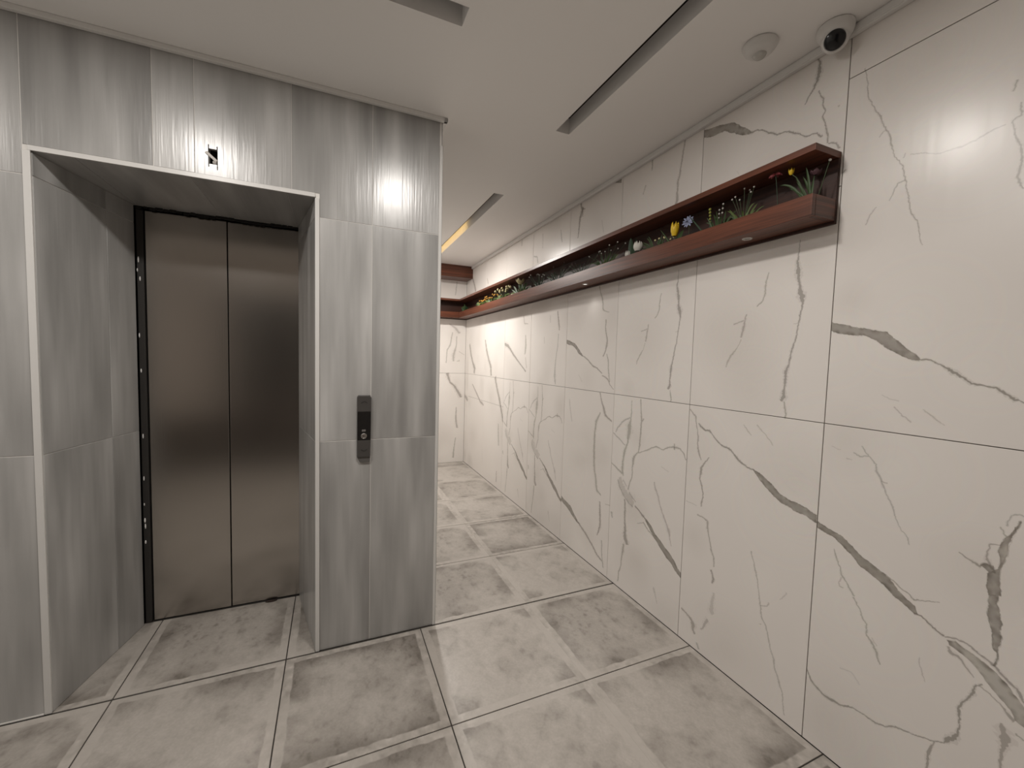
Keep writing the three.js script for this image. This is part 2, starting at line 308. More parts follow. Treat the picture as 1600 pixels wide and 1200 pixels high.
const whiteTrim = mat(0.66, 0.65, 0.63, 0.3), duct = mat(0.76, 0.75, 0.73, 0.4), dark = mat(0.012, 0.011, 0.01, 0.8);

// grey wall tiles: soft vertical brush marks, faint vertical relief
function greyTile(s, base) {
  return new THREE.MeshPhysicalMaterial({
    map: dataTex(256, 512, (u, v) => {
      const w = u + 0.03 * (fbm(u, v, 3, 5, 2, s + 3) - 0.5);
      const a = fbm(w, v, 5, 2, 3, s) - 0.5, b = fbm(w, v, 26, 3, 2, s + 40) - 0.5, d = fbm(u, v, 2, 2, 2, s + 90) - 0.5;
      const g = base + 50 * a + 9 * b + 34 * d; return [g, g - 1, g - 3];
    }), roughness: 0.28, ior: 1.72, bumpMap: greyBump, bumpScale: 0.00065,
  });
}
const greyBump = dataTex(256, 512, (u, v) => 255 * (0.6 * fbm(u, v, 48, 6, 3, 5) + 0.4 * fbm(u, v, 10, 8, 3, 9)), false);
const greys = [greyTile(11, 163), greyTile(203, 168), greyTile(419, 157), greyTile(733, 164)];

// floor tiles: clouded stone print with a paler worn frame along the edges
function floorTile(s) {
  return new THREE.MeshPhysicalMaterial({
    map: dataTex(512, 512, (u, v) => {
      const e = Math.min(u, 1 - u, v, 1 - v) + 0.02 * (fbm(u, v, 14, 14, 3, s + 5) - 0.5), a = fbm(u, v, 3, 3, 4, s), f = fbm(u, v, 26, 20, 3, s + 61), p = fbm(u, v, 90, 90, 2, s + 8);
      const blot = Math.max(0, Math.min(1, (a - 0.5) * 3.2 + 0.35)), edge = Math.max(0, Math.min(1, (0.2 - e) / 0.16));
      let g = 178 - 56 * blot * (0.3 + 0.7 * edge) - 16 * (f - 0.5) - 60 * Math.max(0, f - 0.55) * blot + 12 * (p - 0.5);
      const fr = Math.max(0, Math.min(1, (0.062 - e) / 0.008)); g = g + fr * (0.55 + 0.8 * (f - 0.2)) * (183 + 10 * (f - 0.5) - g);
      return [g + 2, g - 4, g - 11];
    }), roughness: 0.33, bumpMap: floorBump, bumpScale: 0.0004,
  });
}
const floorBump = dataTex(256, 256, (u, v) => 255 * fbm(u, v, 20, 20, 4, 3), false);
const floors = [floorTile(21), floorTile(350), floorTile(777), floorTile(901)];

// dark red-brown laminate: grain along u
const woodMap = dataTex(1024, 256, (u, v) => {
  const w = v + 0.05 * (fbm(u, v, 3, 2, 2, 8) - 0.5), a = fbm(u, w, 3, 26, 3, 14), b = fbm(u, w, 12, 90, 2, 51), k = 0.62 + 0.62 * a + 0.3 * (b - 0.5);
  return [98 * k, 56 * k, 39 * k];
});
const woodShaded = new THREE.MeshPhysicalMaterial({ map: woodMap, color: new THREE.Color().setRGB(0.34, 0.3, 0.27), roughness: 0.55 });  // same laminate darkened: shade inside the planter put into its colour
const wood = new THREE.MeshPhysicalMaterial({ map: woodMap, roughness: 0.36 });
function woodBox(x0, x1, y0, y1, z0, z1, along = 'z') {                      // uv in metres along the grain
  const g = rbox(x0, x1, y0, y1, z0, z1, 0.0015).toNonIndexed(), p = g.attributes.position, n = g.attributes.normal, uv = g.attributes.uv;
  for (let i = 0; i < p.count; i++) {
    const a = along === 'z' ? p.getZ(i) : p.getX(i), o = along === 'z' ? p.getX(i) : p.getZ(i);
    uv.setXY(i, a / 1.3, (Math.abs(n.getY(i)) > 0.5 ? o + 0.3 : p.getY(i)) / 0.32);
  }
  return g;
}
const brushed = dataTex(1024, 64, (u, v) => 255 * (0.5 * fbm(u, v, 256, 2, 2, 4) + 0.5 * fbm(u, v, 40, 2, 3, 6)), false);
const steel = new THREE.MeshPhysicalMaterial({ color: new THREE.Color().setRGB(0.5, 0.475, 0.445), metalness: 1, roughness: 0.22, anisotropy: 0.5, bumpMap: brushed, bumpScale: 0.00006 });
const steelDark = mat(0.16, 0.15, 0.14, 0.4, { metalness: 0.8 });

// ---------- the setting ----------
// floor
const floor = structure(group('floor'));
mesh('screed', box(XW - 0.1, 0.15, -0.12, -0.003, ZF - 0.15, ZR + 0.1), floorGrout, floor);
{
  const xs = [0, -0.5948]; while (xs.at(-1) > XW) xs.push(xs.at(-1) - 0.6);
  const z0 = 0.0083 - 0.6 * 6, G = 0.0023;
  for (let k = 0; k + 1 < xs.length; k++) for (let r = 0; r < 12; r++) {
    const tx1 = xs[k], tx0 = tx1 - 0.6, tz0 = z0 + r * 0.6, tz1 = tz0 + 0.6;
    for (const [ax0, ax1, az0, az1] of [[XW, 0, 0, ZR], [XC, 0, ZF, 0], [XL, XR, -DZ - 0.016, 0], [-2.6, XC, ZF, ZS]]) {   // lobby, passage, lift recess, behind the shaft
      const x0 = Math.max(tx0 + G, ax0 + (ax0 === XW ? 0 : 0)), x1 = Math.min(tx1 - G, ax1 - 0.003), a = Math.max(tz0 + G, az0), b = Math.min(tz1 - G, az1);
      if (x1 - x0 < 0.012 || b - a < 0.012) continue;
      const m = mesh('floor_tile', tileGeo(x1 - x0, b - a, 0.004, 0.0008, [(x0 - tx0) / 0.6, 1 - (b - tz0) / 0.6, (x1 - tx0) / 0.6, 1 - (a - tz0) / 0.6]), floors[(k * 5 + r * 3 + ((k * r) % 3)) % 4], floor);
      m.rotation.x = -Math.PI / 2; m.position.set(x0, 0, b);
    }
  }
}

// marble walls
const J = 0.0013;
function marbleTile(parent, name, m, w, z0, z1, y0, y1, placed) {
  const g = tileGeo(z1 - z0 - 2 * J, y1 - y0 - 2 * J, 0.008, 0.0009, [(z0 + J - w[0]) / (w[1] - w[0]), (y0 + J) / H, (z1 - J - w[0]) / (w[1] - w[0]), (y1 - J) / H]);
  const t = mesh(name, g, m, parent); placed(t, z0 + J, y0 + J); return t;
}
const wallRight = structure(group('wall_right'));
mesh('backing', box(0.003, 0.15, 0, H, ZF - 0.15, ZR + 0.1), grout, wallRight);
const onRight = (t, z, y) => { t.rotation.y = -Math.PI / 2; t.position.set(0, y, z); };
{
  const cols = [
    [ZN, ZR, [['CD', ZN - ZD, 0, H]], [MID, 2.352]],
    [ZA, ZN, [['NR', 0, 0, H]], [MID, 2.352]],
    [ZB, ZA, [['AB', 0, 0, H]], [MID, 2.0]],
    [ZC, ZB, [['BC', 0, 0, H], ['AB', ZC - ZB, MID, 2.0]], [MID, 2.0]],
    [ZD, ZC, [['CD', 0, 0, H]], [MID, 2.0]],
    [ZE, ZD, [['DE', 0, 0, H], ['BC', ZE - ZC, 0, MID]], [MID, 2.0]],
    [ZG, ZE, [['EG', 0, 0, H], ['BC', ZG - ZC, 0, MID]], [MID, 2.0]],
    [ZI, ZG, [['GF', 0, 0, H]], [0.887, MID, 2.0]],
    [ZJ, ZI, [['GF', 0, 0, H]], [0.887, MID, 2.0]],
    [ZF, ZJ, [['GF', 0, 0, H]], [MID, 2.0]],
  ];
  for (const [a, b, jobs, cuts] of cols) {
    const m = marble(a, b, jobs), ys = [0, ...cuts, H];
    for (let k = 0; k + 1 < ys.length; k++) marbleTile(wallRight, 'marble_tile', m, [a, b], a, b, ys[k], ys[k + 1], onRight);
  }
}
const wallFar = structure(group('wall_far'));
mesh('backing', box(-2.75, 0.003, 0, H, ZF - 0.15, ZF - 0.003), grout, wallFar);
{
  const m = marble(-0.6, 0, [['FAR', 0, 0, H]]), m2 = marble(-0.6, 0, [['FAR', -0.1, 0, H]]);
  [[-0.6, 0, m], [-1.2, -0.6, m2], [-1.8, -1.2, m], [-2.4, -1.8, m2]].forEach(([a, b, mm]) => {
    for (const [y0, y1] of [[0, MID], [MID, 2.0], [2.0, H]]) {
      const t = marbleTile(wallFar, 'marble_tile', mm, [a, b], a, b, y0, y1, (o, x, y) => o.position.set(x, y, ZF));
    }
  });
}

// grey tiled lift wall
const HOLE = [-2.0595, -2.0275, 2.112, 2.171];
const wallLift = structure(group('wall_lift'));
mesh('backing', [box(XW - 0.1, XL - 0.002, 0, H, -0.15, -0.0016), box(XR + 0.002, XC - 0.004, 0, H, -0.15, -0.0016), ...[[XL - 0.002, HOLE[0] - 0.004, YS + 0.004, H], [HOLE[1] + 0.004, XR + 0.002, YS + 0.004, H], [HOLE[0] - 0.004, HOLE[1] + 0.004, YS + 0.004, HOLE[2] - 0.022], [HOLE[0] - 0.004, HOLE[1] + 0.004, HOLE[3] + 0.018, H]].map(b => box(...b, -0.15, -0.0016))], groutPale, wallLift);
const GJ = 0.0013;
let gi = 0;
function greyPiece(parent, w, h, place, v0 = 0, u0 = 0, holeShape) {
  const g = holeShape ?? tileGeo(w - 2 * GJ, h - 2 * GJ, 0.008, 0.0009, [u0, v0, u0 + w / 0.33, v0 + h / 0.98]);
  const t = mesh('wall_tile', g, greys[(gi++ * 7 + 1) % 4], parent); place(t); return t;
}
{
  const at = (x, y) => o => o.position.set(x + GJ, y + GJ, 0);
  const rows = [[0, E1], [E1, E2], [E2, H]];
  const leftX = [XL - 0.02, -2.8998, -3.2298, -3.5598, -3.8898, XW];
  for (let i = 0; i + 1 < leftX.length; i++) rows.forEach(([a, b], k) => greyPiece(wallLift, leftX[i] - leftX[i + 1], b - a, at(leftX[i + 1], a), k * 0.37, i * 0.29));
  for (const [a, b] of [[XR + 0.016, -1.4405], [-1.4405, XC - 0.012]]) rows.forEach(([y0, y1], k) => { if (k < 2) greyPiece(wallLift, b - a, y1 - y0, at(a, y0), k * 0.41, a); });
  // above the opening
  const top = [[XL - 0.02, -2.231, YS + 0.018], [-2.231, -2.101, YS + 0.018], [-2.101, -1.766, YS + 0.018], [-1.4405, XC - 0.012, E2]];
  top.forEach(([a, b, y], i) => {
    if (i !== 2) return greyPiece(wallLift, b - a, H - y, at(a, y), 0.1 + 0.3 * i, i * 0.3);
    const s = new THREE.Shape([[0, 0], [b - a - 2 * GJ, 0], [b - a - 2 * GJ, H - y - 2 * GJ], [0, H - y - 2 * GJ]].map(p => new THREE.Vector2(...p)));
    const x0 = HOLE[0] - a, x1 = HOLE[1] - a, y0 = HOLE[2] - y, y1 = HOLE[3] - y, k = 0.0035;   // square cut-out with saw marks running past its corners
    s.holes.push(new THREE.Path([[x0, y0], [x0, y0 - 0.012], [x0 + k, y0 - 0.012], [x0 + k, y0], [x1 - k, y0], [x1 - k, y0 - 0.02], [x1, y0 - 0.02], [x1, y1 + 0.012], [x1 - k, y1 + 0.012], [x1 - k, y1], [x0 + k, y1], [x0 + k, y1 + 0.015], [x0, y1 + 0.015]].map(p => new THREE.Vector2(...p))));
    const g = new THREE.ExtrudeGeometry(s, { depth: 0.008, bevelEnabled: false }).translate(0, 0, -0.008), uv = g.attributes.uv, p = g.attributes.position;
    for (let q = 0; q < uv.count; q++) uv.setXY(q, p.getX(q) / 0.33 + 0.4, p.getY(q) / 0.98 + 0.2);
    greyPiece(wallLift, 0, 0, at(a, y), 0, 0, g);
  });
  // the tile beside and above the upper right corner of the opening
  {
    const x = XR + 0.016 + 1.766, w = 1.766 - 1.4405 - 2 * GJ, y = YS + 0.018 - E2, s = new THREE.Shape([[0, y], [x, y], [x, 0], [w, 0], [w, H - E2 - 2 * GJ], [0, H - E2 - 2 * GJ]].map(p => new THREE.Vector2(...p)));
    const g = new THREE.ExtrudeGeometry(s, { depth: 0.008, bevelEnabled: false }).translate(0, 0, -0.008), uv = g.attributes.uv, p = g.attributes.position;
    for (let q = 0; q < uv.count; q++) uv.setXY(q, p.getX(q) / 0.33 + 0.1, p.getY(q) / 0.98 + 0.55);
    greyPiece(wallLift, 0, 0, at(-1.766, E2), 0, 0, g);
  }
  mesh('cutout_cavity', box(HOLE[0] - 0.01, HOLE[1] + 0.01, HOLE[2] - 0.03, HOLE[3] + 0.02, -0.075, -0.06), dark, wallLift);
}
// reveals of the lift recess
const lenL = Math.hypot(XLB - XL, DZ), angL = Math.atan2(DZ, XLB - XL), lenR = Math.hypot(XR - XRB, DZ), angR = Math.atan2(-DZ, XR - XRB);
for (const side of [0, 1]) {
  const wl = structure(group(side ? 'wall_recess_right' : 'wall_recess_left')), len = side ? lenR : lenL, ang = side ? angR : angL;
  const o = side ? new THREE.Vector3(XRB, 0, -DZ) : new THREE.Vector3(XL, 0, 0), d = new THREE.Vector3(Math.cos(ang), 0, -Math.sin(ang));
  const bk = mesh('backing', box(0, len - (side ? 0.004 : 0), 0, YS, -0.012, -0.003), groutPale, wl); bk.rotation.y = ang; bk.position.copy(o);
  for (const [a, b] of side ? [[0, 0.172], [0.172, len - 0.006]] : [[0.006, 0.345], [0.345, len]])
    [[0, E1], [E1, E2], [E2, YS]].forEach(([y0, y1], k) => greyPiece(wl, b - a, y1 - y0, t => { t.rotation.y = ang; t.position.set(o.x + d.x * (a + GJ), y0 + GJ, o.z + d.z * (a + GJ)); }, k * 0.3 + side * 0.4, a + side * 0.5));
}
const soffit = structure(group('wall_recess_top'));
mesh('backing', box(XL - 0.03, XR + 0.03, YS + 0.003, YS + 0.06, -DZ - 0.02, -0.02), groutPale, soffit);
for (const [a, b] of [[XL, -2.456], [-2.456, -2.117], [-2.117, -1.784], [-1.784, XR]])
  greyPiece(soffit, b - a, DZ - 0.004, t => { t.rotation.x = Math.PI / 2; t.position.set(a + GJ, YS, -DZ); }, a, a);
// shaft side, back of the shaft, lobby walls
const shaft = structure(group('wall_shaft'));
mesh('backing', [box(XC - 0.14, XC - 0.008, 0, H, ZS + 0.15, -0.16), box(-2.6, XC - 0.008, 0, H, ZS + 0.008, ZS + 0.14)], groutPale, shaft);
for (let k = 0; k < 5; k++) [[0, E1], [E1, E2], [E2, H]].forEach(([a, b]) => greyPiece(shaft, 0.33, b - a, t => { t.rotation.y = Math.PI / 2; t.position.set(XC, a + GJ, -k * 0.33 - GJ - 0.002); }, k * 0.2, k * 0.3));
mesh('plaster_face', box(-2.6, XC, 0, H, ZS, ZS + 0.008), plaster, shaft);
structure(mesh('wall_passage_end', box(-2.75, -2.6, 0, H, ZF, ZS + 0.15), plaster));
structure(mesh('wall_left', box(XW - 0.15, XW, 0, H, 0, ZR + 0.1), plaster));
const rear = structure(group('wall_rear'));
mesh('plaster_face', [box(XW, -2.8, 0, H, ZR, ZR + 0.12), box(-1.6, 0, 0, H, ZR, ZR + 0.12), box(-2.8, -1.6, 2.1, H, ZR, ZR + 0.12)], mat(0.45, 0.4, 0.36, 0.6), rear);
mesh('added_dark_panel', box(XW, -2.82, 0, 0.62, ZR - 0.02, ZR), mat(0.06, 0.045, 0.035, 0.5), rear);  // unseen dark panel, added to darken the band reflected in the lift door
// dark entrance door behind the photographer
const door2 = structure(group('door_2', -2.2, 0, ZR));
mesh('door_frame', [box(-0.6, -0.54, 0, 2.1, 0, 0.1), box(0.54, 0.6, 0, 2.1, 0, 0.1), box(-0.54, 0.54, 2.04, 2.1, 0, 0.1)], steelDark, door2);
mesh('door_leaf', [box(-0.53, -0.43, 0.005, 2.035, 0.03, 0.07), box(0.43, 0.53, 0.005, 2.035, 0.03, 0.07), box(-0.43, 0.43, 0.005, 0.9, 0.03, 0.07), box(-0.43, 0.43, 1.93, 2.035, 0.03, 0.07)], mat(0.03, 0.02, 0.016, 0.5), door2);
mesh('pane', box(-0.43, 0.43, 0.9, 1.93, 0.045, 0.055), mat(0.6, 0.65, 0.66, 0.05, { transmission: 1, thickness: 0 }), door2);

// ceiling with three light slots
const SLOTS = [[-0.588, -0.512, 0.152, 2.45], [-3.6, -1.198, 0.575, 0.66], [-0.586, -0.512, -2.85, -0.71]];
const ceiling = structure(group('ceiling'));
{
  const s = new THREE.Shape([[XW - 0.1, ZF - 0.1], [0.1, ZF - 0.1], [0.1, ZR + 0.1], [XW - 0.1, ZR + 0.1]].map(p => new THREE.Vector2(p[0], -p[1])));
  for (const [a, b, c, d] of SLOTS) s.holes.push(new THREE.Path([[a, c], [b, c], [b, d], [a, d]].map(p => new THREE.Vector2(p[0], -p[1]))));
  mesh('plaster_board', new THREE.ExtrudeGeometry(s, { depth: 0.077, bevelEnabled: false }).rotateX(-Math.PI / 2).translate(0, H, 0), plaster, ceiling);
  mesh('slab', box(XW - 0.1, 0.1, H + 0.16, H + 0.26, ZF - 0.1, ZR + 0.1), raw, ceiling);
  for (const [a, b, c, d] of SLOTS) {
    const k = 0.03, y0 = H + 0.078, y1 = H + 0.16;
    mesh('light_slot', [box(a - k - 0.01, a - k, y0, y1, c - k, d + k), box(b + k, b + k + 0.01, y0, y1, c - k, d + k), box(a - k, b + k, y0, y1, c - k - 0.01, c - k), box(a - k, b + k, y0, y1, d + k, d + k + 0.01)], raw, ceiling);
  }
}
// trims: white metal corner strips round the recess and on the shaft corner, cable ducts under the ceiling
let tn = 0;
const trim = (g, m = whiteTrim) => structure(mesh('trim_' + (++tn), g, m));
trim(rbox(XL - 0.02, XL + 0.001, 0, YS + 0.0, -0.001, 0.004, 0.0015));
trim(rbox(XL - 0.006, XR - 0.001, YS, YS + 0.018, -0.001, 0.004, 0.0015));
trim(rbox(XR - 0.001, XR + 0.016, 0, YS - 0.002, -0.001, 0.004, 0.0015));
trim(mergeGeometries([rbox(XC - 0.012, XC + 0.003, 0, 2.39, -0.001, 0.004, 0.0015), rbox(XC - 0.001, XC + 0.003, 0, 2.39, -0.014, 0.004, 0.0015)]));
trim(mergeGeometries([rbox(XW, XC + 0.02, H - 0.019, H, 0.0005, 0.02, 0.003), rbox(XC + 0.0005, XC + 0.02, H - 0.019, H, ZS, 0.02, 0.003)]), duct);
trim(mergeGeometries([rbox(-0.02, -0.0005, H - 0.032, H - 0.0005, -2.965, ZR, 0.003), rbox(-0.0225, -0.018, H - 0.027, H - 0.006, -2.965, ZR, 0.002)]), duct);
trim(mergeGeometries([box(XW, XL - 0.021, 0, 0.004, 0, 0.004)]), groutPale);

// ---------- lift door ----------
const door1 = structure(group('door_1', -2.12, 0, -DZ));
{
  const gap = -2.101 + 2.12, y1 = 2.035, z = -0.022, f = (g) => { const p = g.attributes.position, uv = g.attributes.uv; for (let i = 0; i < p.count; i++) uv.setXY(i, p.getX(i) / 0.7, p.getY(i) / 2.1); return g; };
  mesh('door_panel', f(rbox(-0.312, gap - 0.002, 0.006, y1, z - 0.03, z, 0.002)), steel, door1);
  mesh('door_panel', f(rbox(gap + 0.002, 0.352, 0.006, y1, z - 0.034, z - 0.003, 0.002)), steel, door1);
  mesh('jamb', rbox(-0.342, -0.316, 0.004, y1, z - 0.03, z + 0.012, 0.002), mat(0.05, 0.047, 0.044, 0.5, { metalness: 0.5 }), door1);
  mesh('sill', box(-0.36, 0.36, -0.004, 0.001, z - 0.05, z + 0.006), steelDark, door1);
  mesh('lift_shaft', [box(-0.42, 0.42, 0, 2.12, -0.14, -0.12), box(-0.42, -0.4, 0, 2.12, -0.12, -0.02), box(0.4, 0.42, 0, 2.12, -0.12, -0.02), box(-0.42, 0.42, 2.11, 2.13, -0.12, -0.02)], dark, door1);
  // crumbs of mortar left along the jamb and the ragged edge of the head
  const bits = [];
  for (const y of [0.42, 0.5, 0.53, 0.61, 0.74, 0.95, 1.27, 1.44, 1.71, 1.75, 1.8]) bits.push(new THREE.IcosahedronGeometry(rr(0.004, 0.007), 0).scale(0.6, rr(1.4, 3), 0.6).translate(-0.334 + rr(-0.006, 0.004), y, z + 0.013));
  mesh('mortar_crumb', bits, plaster, door1).userData.kind = 'stuff';
  const rag = [];
  for (let k = 0; k < 26; k++) rag.push(new THREE.IcosahedronGeometry(rr(0.006, 0.011), 0).scale(2, 1, 0.5).translate(-0.33 + k * 0.0265, y1 + 0.008 + rr(-0.003, 0.003), -0.006));
  mesh('ragged_mortar', rag, dark, door1).userData.kind = 'stuff';
  mesh('threshold_chip', new THREE.IcosahedronGeometry(0.02, 1).scale(1.5, 0.12, 0.7).translate(0.205, 0.0015, -0.012), mat(0.03, 0.018, 0.014, 0.9), door1);
}

// ---------- things on the grey wall ----------
{
  const t = tag(group('call_panel', -1.471, 0.876, 0.0005), 'slim grey and black lift call panel with key lock beside the steel doors', 'call panel');
  const ex = (pts, d, z, bev = 0.0012) => new THREE.ExtrudeGeometry(new THREE.Shape(pts.map(p => new THREE.Vector2(...p))), { depth: d - 2 * bev, bevelEnabled: true, bevelSize: bev, bevelThickness: bev, bevelSegments: 2 }).translate(0, 0, z + bev);
  const plateM = mat(0.085, 0.08, 0.076, 0.42, { metalness: 0.4 });
  mesh('back_plate', ex([[-0.017, 0], [0.025, 0], [0.028, 0.03], [0.031, 0.3], [0.025, 0.312], [-0.024, 0.312], [-0.029, 0.306], [-0.029, 0.024]], 0.009, 0), mat(0.13, 0.125, 0.12, 0.3, { metalness: 0.3 }), t);
  const up = mesh('button_plate', ex([[-0.028, 0.238], [0.028, 0.238], [0.028, 0.3], [0.022, 0.309], [-0.022, 0.309], [-0.028, 0.303]], 0.006, 0.009), plateM, t);
  const dn = mesh('button_plate', ex([[-0.028, 0.026], [0.026, 0.026], [0.028, 0.102], [-0.028, 0.102]], 0.006, 0.009), plateM, t);
  const dsp = mesh('display', ex([[-0.028, 0.103], [0.028, 0.103], [0.028, 0.237], [-0.028, 0.237]], 0.006, 0.009, 0.0008), mat(0.004, 0.004, 0.004, 0.12), t);
  const sym = mat(0.03, 0.028, 0.027, 0.5);
  const arrow = (y, s) => { const g = []; for (const k of [-1, 1]) g.push(new THREE.BoxGeometry(0.016, 0.0045, 0.0012).rotateZ(-k * s * 0.5).translate(k * 0.0065, y, 0.0155)); return g; };
  mesh('up_arrow', arrow(0.281, 1), sym, up); mesh('down_arrow', arrow(0.056, -1), sym, dn);
  const chrome = mat(0.5, 0.48, 0.46, 0.25, { metalness: 1 });
  mesh('key_lock', [new THREE.TorusGeometry(0.011, 0.0022, 8, 28).translate(-0.001, 0.123, 0.0155), new THREE.CylinderGeometry(0.0075, 0.0085, 0.004, 24).rotateX(Math.PI / 2).translate(-0.001, 0.123, 0.016)], chrome, dsp);
  mesh('keyhole', [new THREE.CylinderGeometry(0.003, 0.003, 0.001, 16).rotateX(Math.PI / 2).translate(-0.001, 0.124, 0.0186), new THREE.BoxGeometry(0.0016, 0.007, 0.001).translate(-0.001, 0.121, 0.0186)], dark, dsp);
  // two small square characters above the lock
  const px = [], glyph = ['111', '101', '111', '101', '111'];
  for (const ox of [-0.008, 0.0005]) glyph.forEach((row, j) => [...row].forEach((b, i) => { if (b === '1') px.push(new THREE.BoxGeometry(0.0022, 0.0017, 0.0004).translate(ox + i * 0.0023, 0.1525 - j * 0.0018, 0.0152)); }));
  mesh('lettering', px, mat(0.24, 0.23, 0.22, 0.5), dsp);
}
{
  const t = tag(group('mortar_strip', -2.043, 2.141, 0), 'short pale strip stuck askew across the small square hole above the lift', 'strip');
  const b = mesh('strip', new RoundedBoxGeometry(0.046, 0.0105, 0.006, 2, 0.002).rotateZ(-0.7).rotateY(0.12).translate(-0.004, 0, 0.002), mat(0.62, 0.59, 0.56, 0.7), t);
  mesh('end_cap', new THREE.CylinderGeometry(0.006, 0.008, 0.004, 12).rotateX(Math.PI / 2).translate(0.006, -0.019, -0.001), mat(0.42, 0.4, 0.38, 0.8), t);
}

// ---------- planter shelf along the marble ----------
const D = 0.14, PE = 1.128, PZ = ZF + D;
{
  const t = tag(group('planter_shelf', 0, 1.872, PE), 'long dark red-brown wooden planter shelf turning the corner of the marble walls', 'planter shelf');
  const P = (name, g) => mesh(name, g.translate(0, -1.872, -PE), name === 'back_board' ? woodShaded : wood, t), XE = -2.58;
  P('top_board', woodBox(-D, -0.0005, 2.094, 2.117, PZ, PE)); P('top_board', woodBox(XE, -0.0005, 2.094, 2.117, ZF + 0.0005, PZ - 0.0003, 'x'));
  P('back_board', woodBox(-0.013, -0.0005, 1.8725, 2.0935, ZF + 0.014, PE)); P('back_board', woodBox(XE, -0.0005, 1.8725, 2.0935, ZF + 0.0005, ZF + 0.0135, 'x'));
  P('bottom_board', woodBox(-D + 0.0185, -0.0135, 1.882, 1.897, PZ, PE - 0.0185)); P('bottom_board', woodBox(XE, -0.0135, 1.882, 1.897, ZF + 0.014, PZ - 0.0003, 'x'));
  P('front_lip', woodBox(-D, -D + 0.018, 1.882, 1.954, PZ - 0.018, PE)); P('front_lip', woodBox(XE, -D - 0.0003, 1.882, 1.954, PZ - 0.018, PZ, 'x'));
  P('end_cap', woodBox(-D + 0.0185, -0.0135, 1.882, 1.954, PE - 0.018, PE, 'x'));
  mesh('planting_bed', [box(-D + 0.019, -0.014, 1.898, 1.93, PZ, PE - 0.019), box(XE, -0.014, 1.898, 1.93, ZF + 0.0145, PZ - 0.001)].map(g => g.translate(0, -1.872, -PE)), mat(0.02, 0.014, 0.009, 0.95), t);
}
{
  const t = tag(mesh('wooden_bulkhead', woodBox(-2.58, -0.0005, 2.368, H - 0.001, ZF + 0.0005, -2.968, 'x'), wood), 'dark wooden box beam under the ceiling across the far marble wall', 'beam');
}
// small spotlights let into the planter's underside
[[0.851, 0, 'unlit round spotlight in the planter underside at its near end'], [-0.309, 6, 'lit round spotlight in the planter underside beyond the near one']].forEach(([z, on, label]) => {
  const t = tag(group('recessed_spotlight', -0.082, 1.8815, z), label, 'spotlight', 'spotlights under the planter');
  mesh('rim', new THREE.LatheGeometry([[0.0125, 0], [0.0135, -0.003], [0.018, -0.0025], [0.019, 0]].map(p => new THREE.Vector2(...p)), 32), mat(0.6, 0.58, 0.55, 0.3, { metalness: 0.7 }), t);
  mesh('lens', new THREE.CylinderGeometry(0.0125, 0.0125, 0.0012, 28).translate(0, -0.0008, 0), on ? mat(0.8, 0.78, 0.74, 0.3, { emissive: WARM, emissiveIntensity: 1.2 }) : mat(0.3, 0.28, 0.26, 0.2), t);
  if (on) { const l = new THREE.SpotLight(WARM, 0.05, 1.2, 55 * R, 0.8); l.position.set(0, -0.006, 0); l.target.position.set(0, -1, 0); l.castShadow = true; t.add(l, l.target); l.name = 'spot_beam'; l.target.name = 'spot_aim'; }
});

// ---------- artificial flowers ----------
const M = { leaf: mat(0.034, 0.068, 0.016, 0.55), leafDark: mat(0.018, 0.045, 0.018, 0.55), leafPale: mat(0.09, 0.13, 0.03, 0.55), stem: mat(0.05, 0.075, 0.03, 0.6), white: mat(0.62, 0.6, 0.55, 0.6), cream: mat(0.6, 0.54, 0.3, 0.6), yellow: mat(0.72, 0.48, 0.02, 0.5), olive: mat(0.32, 0.33, 0.06, 0.6), blue: mat(0.3, 0.33, 0.48, 0.6), red: mat(0.2, 0.03, 0.035, 0.6), mauve: mat(0.12, 0.06, 0.07, 0.6), orange: mat(0.5, 0.24, 0.03, 0.6), black: mat(0.01, 0.01, 0.012, 0.6) };
// a bent, keeled blade from a to b; bow is how far its middle is thrown up and out
function blade(a, b, w, bow = 0.02) {
  const A = new THREE.Vector3(...a), B = new THREE.Vector3(...b), C = A.clone().lerp(B, 0.45).add(new THREE.Vector3(0, bow, 0)), cur = new THREE.QuadraticBezierCurve3(A, C, B), n = 6, P = [], I = [];
  for (let k = 0; k <= n; k++) {
    const p = cur.getPoint(k / n), d = cur.getTangent(k / n), s = new THREE.Vector3(d.y * 0.4, -d.z * 0.6 - d.x * 0.3, d.y).normalize(), h = w * 0.5 * Math.pow(Math.sin(Math.PI * (0.12 + 0.88 * k / n)), 0.7);
    const keel = new THREE.Vector3().crossVectors(d, s).multiplyScalar(h * 0.5);
    P.push(...p.clone().addScaledVector(s, h).toArray(), ...p.clone().add(keel).toArray(), ...p.clone().addScaledVector(s, -h).toArray());
    if (k) { const q = k * 3; for (const o of [0, 1]) I.push(q - 3 + o, q + o, q - 2 + o, q + o, q + 1 + o, q - 2 + o); }
  }
  const g = new THREE.BufferGeometry(); g.setAttribute('position', new THREE.Float32BufferAttribute(P, 3)); g.setAttribute('uv', new THREE.Float32BufferAttribute(new Float32Array(P.length / 3 * 2), 2)); g.setIndex(I); g.computeVertexNormals(); return g.toNonIndexed();
}
const stem = (a, b, r = 0.0011, bow = 0.012) => new THREE.TubeGeometry(new THREE.QuadraticBezierCurve3(new THREE.Vector3(...a), new THREE.Vector3((a[0] + b[0]) / 2, (a[1] + b[1]) / 2 + bow, (a[2] + b[2]) / 2), new THREE.Vector3(...b)), 6, r, 5).toNonIndexed();
const ball = (p, r) => new THREE.IcosahedronGeometry(r, 1).translate(...p);
